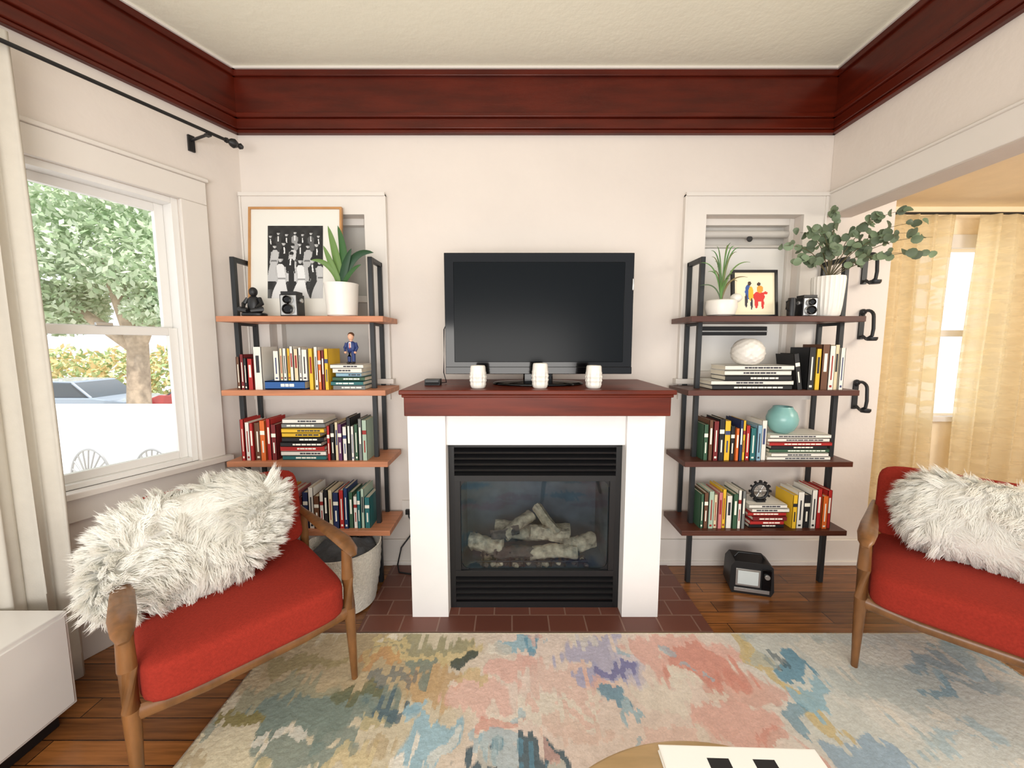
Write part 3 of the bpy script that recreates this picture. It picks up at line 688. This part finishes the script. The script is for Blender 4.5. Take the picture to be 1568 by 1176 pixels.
# ---------------------------------------------------------------- rug
rg=np.random.RandomState(5)
x0,x1,y0,y1=-1.13,2.18,-.45,1.785; nx,ny=560,380
xs=np.linspace(x0,x1,nx+1); ys=np.linspace(y0,y1,ny+1)
def smooth_noise(shape,cx,cy,seed):
    r=np.random.RandomState(seed); g=r.rand(cy+2,cx+2)
    yy=np.linspace(0,cy,shape[0]); xx=np.linspace(0,cx,shape[1]); yi=yy.astype(int); xi=xx.astype(int); fy=(yy-yi)[:,None]; fx=(xx-xi)[None]
    fy=fy*fy*(3-2*fy); fx=fx*fx*(3-2*fx)
    a=g[yi][:,xi];b_=g[yi][:,xi+1];c_=g[yi+1][:,xi];d_=g[yi+1][:,xi+1]
    return a*(1-fx)*(1-fy)+b_*fx*(1-fy)+c_*(1-fx)*fy+d_*fx*fy
sh=(ny,nx); XX,YY=np.meshgrid((xs[:-1]+xs[1:])/2,(ys[:-1]+ys[1:])/2)
col_j=np.repeat(rg.uniform(-1,1,nx//3+1),3)[:nx][None]*.026
YW0=YY+col_j; YW=YW0+(smooth_noise(sh,30,22,1)-.5)*.12; XW=XX+(smooth_noise(sh,26,26,3)-.5)*.13
C=np.zeros((ny,nx,3)); 
def zone(xc): 
    k=np.clip(xc,0,1)[...,None]; return k
cl,cm,cr=(np.array(lin(c)) for c in ((204,194,170),(230,214,205),(208,212,208)))
t1=zone((XW+.35)/.35); t2=zone((XW-.95)/.2); C[:]=(cl*(1-t1)+cm*t1)*(1-t2)+cr*t2
streak=smooth_noise(sh,186,30,8)
def reg(cx,cy,a,c,rgb,op=1,jag=1):
    global C
    r=np.sqrt(((XW-cx)/a)**2+((YW-cy)/c)**2)
    k=np.clip((1.0-r+ (streak-.5)*.5)*9.0,0,1)*op
    C=C*(1-k[...,None])+np.array(lin(rgb))*k[...,None]
TAN=(176,156,120);OLV=(136,126,74);TEA=(116,134,128);SLA=(82,104,116);LBL=(154,190,206);PNK=(228,184,174);SAL=(214,146,132);PUR=(88,90,156);LAV=(178,178,208);WHE=(206,188,140);BLU=(104,154,180);GRY=(180,192,192);CRM=(232,226,214)
reg(-.75,1.58,.5,.26,TAN,.75); reg(-.38,1.66,.22,.10,WHE,.8); reg(-.45,1.72,.22,.05,(150,148,122),.8); reg(-.33,1.50,.16,.09,(196,164,122),.8); reg(-.22,1.62,.05,.05,(60,76,72),.9); reg(-.85,1.42,.28,.12,(150,150,126),.8)
reg(-.58,1.60,.12,.04,(194,146,96),.7); reg(-.95,1.62,.16,.06,OLV,.5); reg(-.40,1.58,.08,.05,TEA,.8); reg(-.60,1.72,.1,.03,WHE,.8)
reg(-.70,1.38,.3,.10,TEA,.85); reg(-.46,1.38,.12,.035,SLA,.85); reg(-.62,1.46,.1,.04,(104,106,76),.8); reg(-.5,1.50,.07,.03,SLA,.6)
reg(-1.02,1.33,.09,.045,OLV,.9); reg(-.95,1.21,.2,.08,(212,202,174),.8); reg(-.72,1.22,.2,.07,TEA,.8); reg(-.28,1.27,.09,.09,LBL,.9); reg(-.38,1.38,.05,.05,LBL,.8); reg(-.5,1.17,.12,.05,WHE,.6); reg(-.34,1.22,.03,.06,CRM,.9)
reg(-.12,1.44,.16,.09,PNK,.7); reg(.0,1.74,.13,.05,LBL,.9); reg(-.10,1.72,.04,.04,SLA,.6); reg(.07,1.70,.05,.04,BLU,.8); reg(-.16,1.5,.06,.04,WHE,.7)
reg(.02,1.58,.16,.08,PNK,.8); reg(.25,1.5,.2,.10,(228,198,188),.8); reg(.12,1.36,.18,.06,CRM,.7); reg(.04,1.20,.17,.055,SLA,.95); reg(.04,1.20,.08,.02,BLU,.6); reg(-.04,1.33,.10,.03,SAL,.6); reg(.22,1.30,.12,.04,(228,200,188),.7)
reg(.36,1.68,.15,.10,LAV,.8); reg(.5,1.6,.08,.12,(208,202,214),.7); reg(.42,1.56,.12,.06,LAV,.9); reg(.43,1.57,.085,.04,PUR,.6); reg(.38,1.43,.07,.045,BLU,.85); reg(.43,1.37,.05,.035,LBL,.8)
reg(.80,1.66,.26,.15,PNK,.9); reg(.86,1.60,.16,.12,SAL,.7); reg(.95,1.47,.2,.10,SAL,.5); reg(.62,1.45,.14,.07,CRM,.6); reg(.85,1.32,.22,.07,PNK,.9); reg(.62,1.24,.2,.06,(230,202,192),.9); reg(.95,1.26,.12,.03,SAL,.55); reg(.72,1.52,.05,.03,CRM,.8)
for t in np.linspace(0,1,9): reg(1.08+.12*t,1.74-.42*t,.04,.045,WHE,.85)
reg(1.22,1.57,.07,.06,BLU,.9); reg(1.17,1.62,.05,.02,SLA,.7); reg(1.2,1.42,.10,.07,LBL,.9); reg(1.12,1.34,.06,.04,BLU,.7); reg(1.22,1.22,.15,.05,(146,174,198),.8)
reg(1.55,1.66,.3,.08,CRM,.5); reg(1.6,1.5,.3,.12,GRY,.5); reg(1.85,1.60,.14,.04,BLU,.5); reg(1.78,1.47,.12,.03,BLU,.6); reg(2.0,1.5,.12,.035,(130,162,178),.5); reg(1.45,1.38,.14,.08,(218,218,212),.8); reg(2.05,1.62,.08,.1,LBL,.6); reg(1.6,1.28,.2,.05,LBL,.5)
for k in range(60):
    cx=rg.uniform(x0,x1); cy=rg.uniform(y0,1.1); reg(cx,cy,rg.uniform(.06,.25),rg.uniform(.04,.12),[TAN,PNK,SAL,BLU,GRY,WHE,TEA,CRM][rg.randint(8)],.8)
for k in range(70):
    cx=rg.uniform(x0,x1); cy=rg.uniform(1.1,y1)
    c=[WHE,TEA,TAN,CRM] if cx<-.25 else ([CRM,PNK,LBL,CRM] if cx<1 else [GRY,CRM,LBL,CRM])
    reg(cx,cy,rg.uniform(.02,.06),rg.uniform(.02,.05),c[rg.randint(4)],.6)
C=C*(1+(rg.rand(ny,nx,1)-.5)*.12)*(1+(smooth_noise(sh,140,60,9)[...,None]-.5)*.12)*.97
hz=.010+.003*rg.rand(ny+1,nx+1)
gx,gy=np.meshgrid(xs,ys)
V=np.stack([gx+rg.uniform(-.0015,.0015,gx.shape),gy,hz],-1).reshape(-1,3).tolist()
F=[(j*(nx+1)+i,j*(nx+1)+i+1,(j+1)*(nx+1)+i+1,(j+1)*(nx+1)+i) for j in range(ny) for i in range(nx)]
RUG=mat('wool_rug',(255,255,255),.95,attr=True,bump=.2,bscale=200)
b=B(); b.add(V,F,RUG,[tuple(c) for c in C.reshape(-1,3).tolist()])
cc=(214,204,184)
b.bx(x0-.004,x0+.004,y0,y1,0.0005,.012,RUG,cc); b.bx(x1-.004,x1+.004,y0,y1,0.0005,.012,RUG,cc); b.bx(x0,x1,y1-.004,y1+.004,0.0005,.012,RUG,cc); b.bx(x0,x1,y0-.004,y0+.004,0.0005,.012,RUG,cc)
b.done('abstract_rug',smooth=True,ang=180)

# ---------------------------------------------------------------- curtains & rod
def curtain(name,M,x0,x1,z0,z1,folds,amp,m,flare=0):
    b=B(M); nx=folds*14; nz=24; vs=[];fs=[]
    for j in range(nz+1):
        t=j/nz; z=z0+(z1-z0)*t
        for i in range(nx+1):
            s=i/nx; x=x0+(x1-x0)*s-flare*(1-t)*(1-s); a=amp*(1-.35*t)
            vs.append((x+.25*a*math.sin(s*folds*4*pi+1),a*(math.sin(s*folds*2*pi+.6*math.sin(3*t))+.35*math.sin(s*folds*3.3*pi+2))+.01*math.sin(5*s+4*t),z))
    for j in range(nz):
        for i in range(nx): a=j*(nx+1)+i; fs.append((a,a+1,a+nx+2,a+nx+1))
    b.add(vs,fs,m); return b.done(name,ang=80,solid=.002)
curtain('curtain_linen',LM@Matrix.Translation((0,.14,0)),.89,1.12,.02,2.55,3,.026,LIN,flare=.0)
b=B(LM); b.cyl((.17,.16,2.5),(2.2,.16,2.5),.008,BLACK)
b.lathe([(.012,0),(.014,.01),(.008,.015),(.02,.03),(.024,.045),(.016,.06),(.01,.066),(.016,.078),(.01,.09),(0,.094)],(.17,.16,2.5),BLACK,20,rot=(0,-pi/2,0))
for L in (.25,2.0): b.cyl((L,.0,2.49),(L,.15,2.49),.007,BLACK); b.box((L,.006,2.475),(.03,.012,.08),BLACK); b.box((L,.155,2.487),(.02,.03,.012),BLACK)
b.done('curtain_rod')
S3=Matrix.Translation((0,2.97,0))
curtain('curtain_sheer',S3,2.62,3.24,.03,2.36,5,.035,GOLD); curtain('curtain_sheer',S3,3.42,4.15,.03,2.36,5,.035,GOLD)
b=B(); b.cyl((2.5,2.97,2.37),(4.4,2.97,2.37),.009,BLACK); b.ball((2.5,2.97,2.37),.022,BLACK); b.ball((4.4,2.97,2.37),.022,BLACK)
for x in (2.54,4.36): b.cyl((x,2.97,2.37),(x,3.1,2.37),.007,BLACK)
b.done('curtain_rod')

# ---------------------------------------------------------------- outdoors
GZ=-1.2
b=B(); b.bx(-60,60,3.4,70,GZ-.2,GZ,CONC); b.bx(-60,-6.0,-40,3.4,GZ-.2,GZ,CONC); b.done('ground_outside',smooth=False)
b=B(); b.bx(-8,-2.0,4.0,4.15,-1.2,.74,OUTW); b.bx(-8,-2.0,3.97,4.18,.74,.78,OUTW); b.done('porch_parapet',bev=.005)
b=B(); b.bx(-8,-2.05,2.7,3.97,-1.2,-.02,CONC); b.done('porch_deck')
for cx in (-3.68,-3.13):
    b=B(); cy=3.3
    for k in range(11):
        t=pi*(k+.0)/10; b.cyl((cx,cy,.24),(cx+.17*math.cos(t),cy+.03,.26+.25*math.sin(t)),.007,SILV)
    b.sweep([(cx+.17*math.cos(t),cy+.03,.26+.25*math.sin(t)) for t in [pi*k/20 for k in range(21)]],.010,None,SILV,8,up=(0,1,0))
    b.soft((cx,cy-.2,.2),(.42,.42,.04),SILV,k=4,n=6)
    for sx in(-1,1):
        for sy in(0,-.36): b.cyl((cx+sx*.17,cy+sy,-.018),(cx+sx*.16,cy+sy,.2),.010,SILV)
    b.done('patio_chair')
def leafcloud(b,ells,n,size,cols,seed):
    rs=random.Random(seed)
    for i in range(n):
        c,r=ells[rs.randrange(len(ells))]
        d=Vector((rs.gauss(0,1),rs.gauss(0,1),rs.gauss(0,1))).normalized()*rs.uniform(.55,1.0)
        p=Vector(c)+Vector((d.x*r[0],d.y*r[1],d.z*r[2])); a=Vector((rs.gauss(0,1),rs.gauss(0,1),rs.gauss(0,1))).normalized(); q=a.orthogonal().normalized(); s=size*rs.uniform(.6,1.3)
        u=a*s; w=q*s*.45; cl=cols[rs.randrange(len(cols))]
        b.add([tuple(p-u),tuple(p-w),tuple(p+u),tuple(p+w)],[(0,1,2,3)],LEAFM,cl)
b=B()
b.sweep([(-8.6,9,GZ),(-8.65,9,0),(-8.55,9,1.4),(-8.9,9,2.6),(-9.3,9.1,3.6)],[.30,.22,.19,.15,.08],None,BARK,14)
b.sweep([(-8.6,9,1.2),(-8.1,9,2.2),(-7.7,9.1,3.1)],[.14,.11,.05],None,BARK,10); b.sweep([(-8.6,9,1.3),(-9.5,8.8,2.1),(-10.4,8.8,2.6)],[.13,.1,.05],None,BARK,10)
leafcloud(b,[((-9,9,3.6),(1.6,1.5,1.2)),((-10.3,9,3.0),(1.3,1.3,1.0)),((-7.9,9.2,3.2),(1.3,1.3,1.1)),((-9.2,9,4.6),(1.8,1.6,.8)),((-10.2,8.8,2.2),(.9,1,.6)),((-8.0,9.3,2.2),(.8,.9,.5))],18000,.085,[(188,206,172),(204,218,188),(172,196,156),(216,228,204)],4)
b.done('street_tree')
b=B()
leafcloud(b,[((-22+2*k,16,-.1),(1.4,.8,1.5)) for k in range(9)],9000,.14,[(190,204,150),(224,196,140),(160,184,130),(230,214,160)],6); b.done('hedge_row')
def car(x,y,col,rz):
    b=B(Matrix.Translation((x,y,GZ))@Matrix.Rotation(rz,4,'Z')); m=mat('car_paint',col,.25,coat=.5)
    b.prism([(-2.1,.35),(2.1,.35),(2.15,.6),(2.0,.9),(1.1,1.02),(-1.7,1.05),(-2.12,.9),(-2.15,.5)],-.85,.85,m)
    b.prism([(1.05,1.0),(.45,1.46),(-.9,1.5),(-1.6,1.03)],-.72,.72,CARGL); b.prism([(.45,1.45),(-.9,1.49),(-.85,1.54),(.4,1.51)],-.7,.7,m)
    for px in (1.0,-.2,-1.45): b.cyl((px,-.74,1.0),(px*.5-.05*(px<0)-.02,-.73,1.48),.035,m)
    for wx_ in (-1.3,1.35):
        for wy in (-.86,.70): b.lathe([(0,0),(.2,.0),(.32,.02),(.33,.08),(.32,.15),(0,.16)],(wx_,wy+.16,.33),BLACK,24,rot=(pi/2,0,0))
    b.done('parked_car',bev=.04)
car(-13.6,12.3,(150,164,180),.05); car(-9.2,12.8,(190,60,56),-.03)

# ---------------------------------------------------------------- world, lights, camera
w=bpy.data.worlds.new('World'); sc.world=w; w.use_nodes=True; nt=w.node_tree
bg=nt.nodes['Background']; bg.inputs[0].default_value=(.93,.96,1,1); bg.inputs[1].default_value=1.2
def area(name,loc,tgt,sx,sy,power,col=(1,1,1)):
    l=bpy.data.lights.new(name,'AREA'); l.shape='RECTANGLE'; l.size=sx; l.size_y=sy; l.energy=power; l.color=col
    o=bpy.data.objects.new(name,l); sc.collection.objects.link(o); o.location=loc; o.rotation_euler=(Vector(tgt)-Vector(loc)).to_track_quat('-Z','Y').to_euler()
area('rear_fill',(-.3,-1.35,1.2),(0,1.6,2.4),2.4,1.0,62,(1,.95,.89))  # unseen fill added behind the camera, tilted up to brighten the ceiling
area('side_room_fill',(3.4,.6,2.3),(3.0,3.0,1.0),1.2,.8,34,(1,.93,.80))  # warm fill added out of view to lift the side room
s=bpy.data.lights.new('sun','SUN'); s.energy=4; s.angle=.02; s.color=(1,.96,.88); o=bpy.data.objects.new('sun',s); sc.collection.objects.link(o)
o.rotation_euler=Vector((-.25,.32,-.91)).to_track_quat('-Z','Y').to_euler(); o.location=(3,-4,9)
cd=bpy.data.cameras.new('camera'); co=bpy.data.objects.new('camera',cd); sc.collection.objects.link(co); sc.camera=co
cd.sensor_width=36; cd.lens=36*600/1568; cd.clip_start=.02
co.location=(0,0,1.42); co.rotation_euler=(math.radians(90-5.8),0,0)
sc.view_settings.view_transform='Standard'; sc.view_settings.look='None'; sc.view_settings.exposure=.28
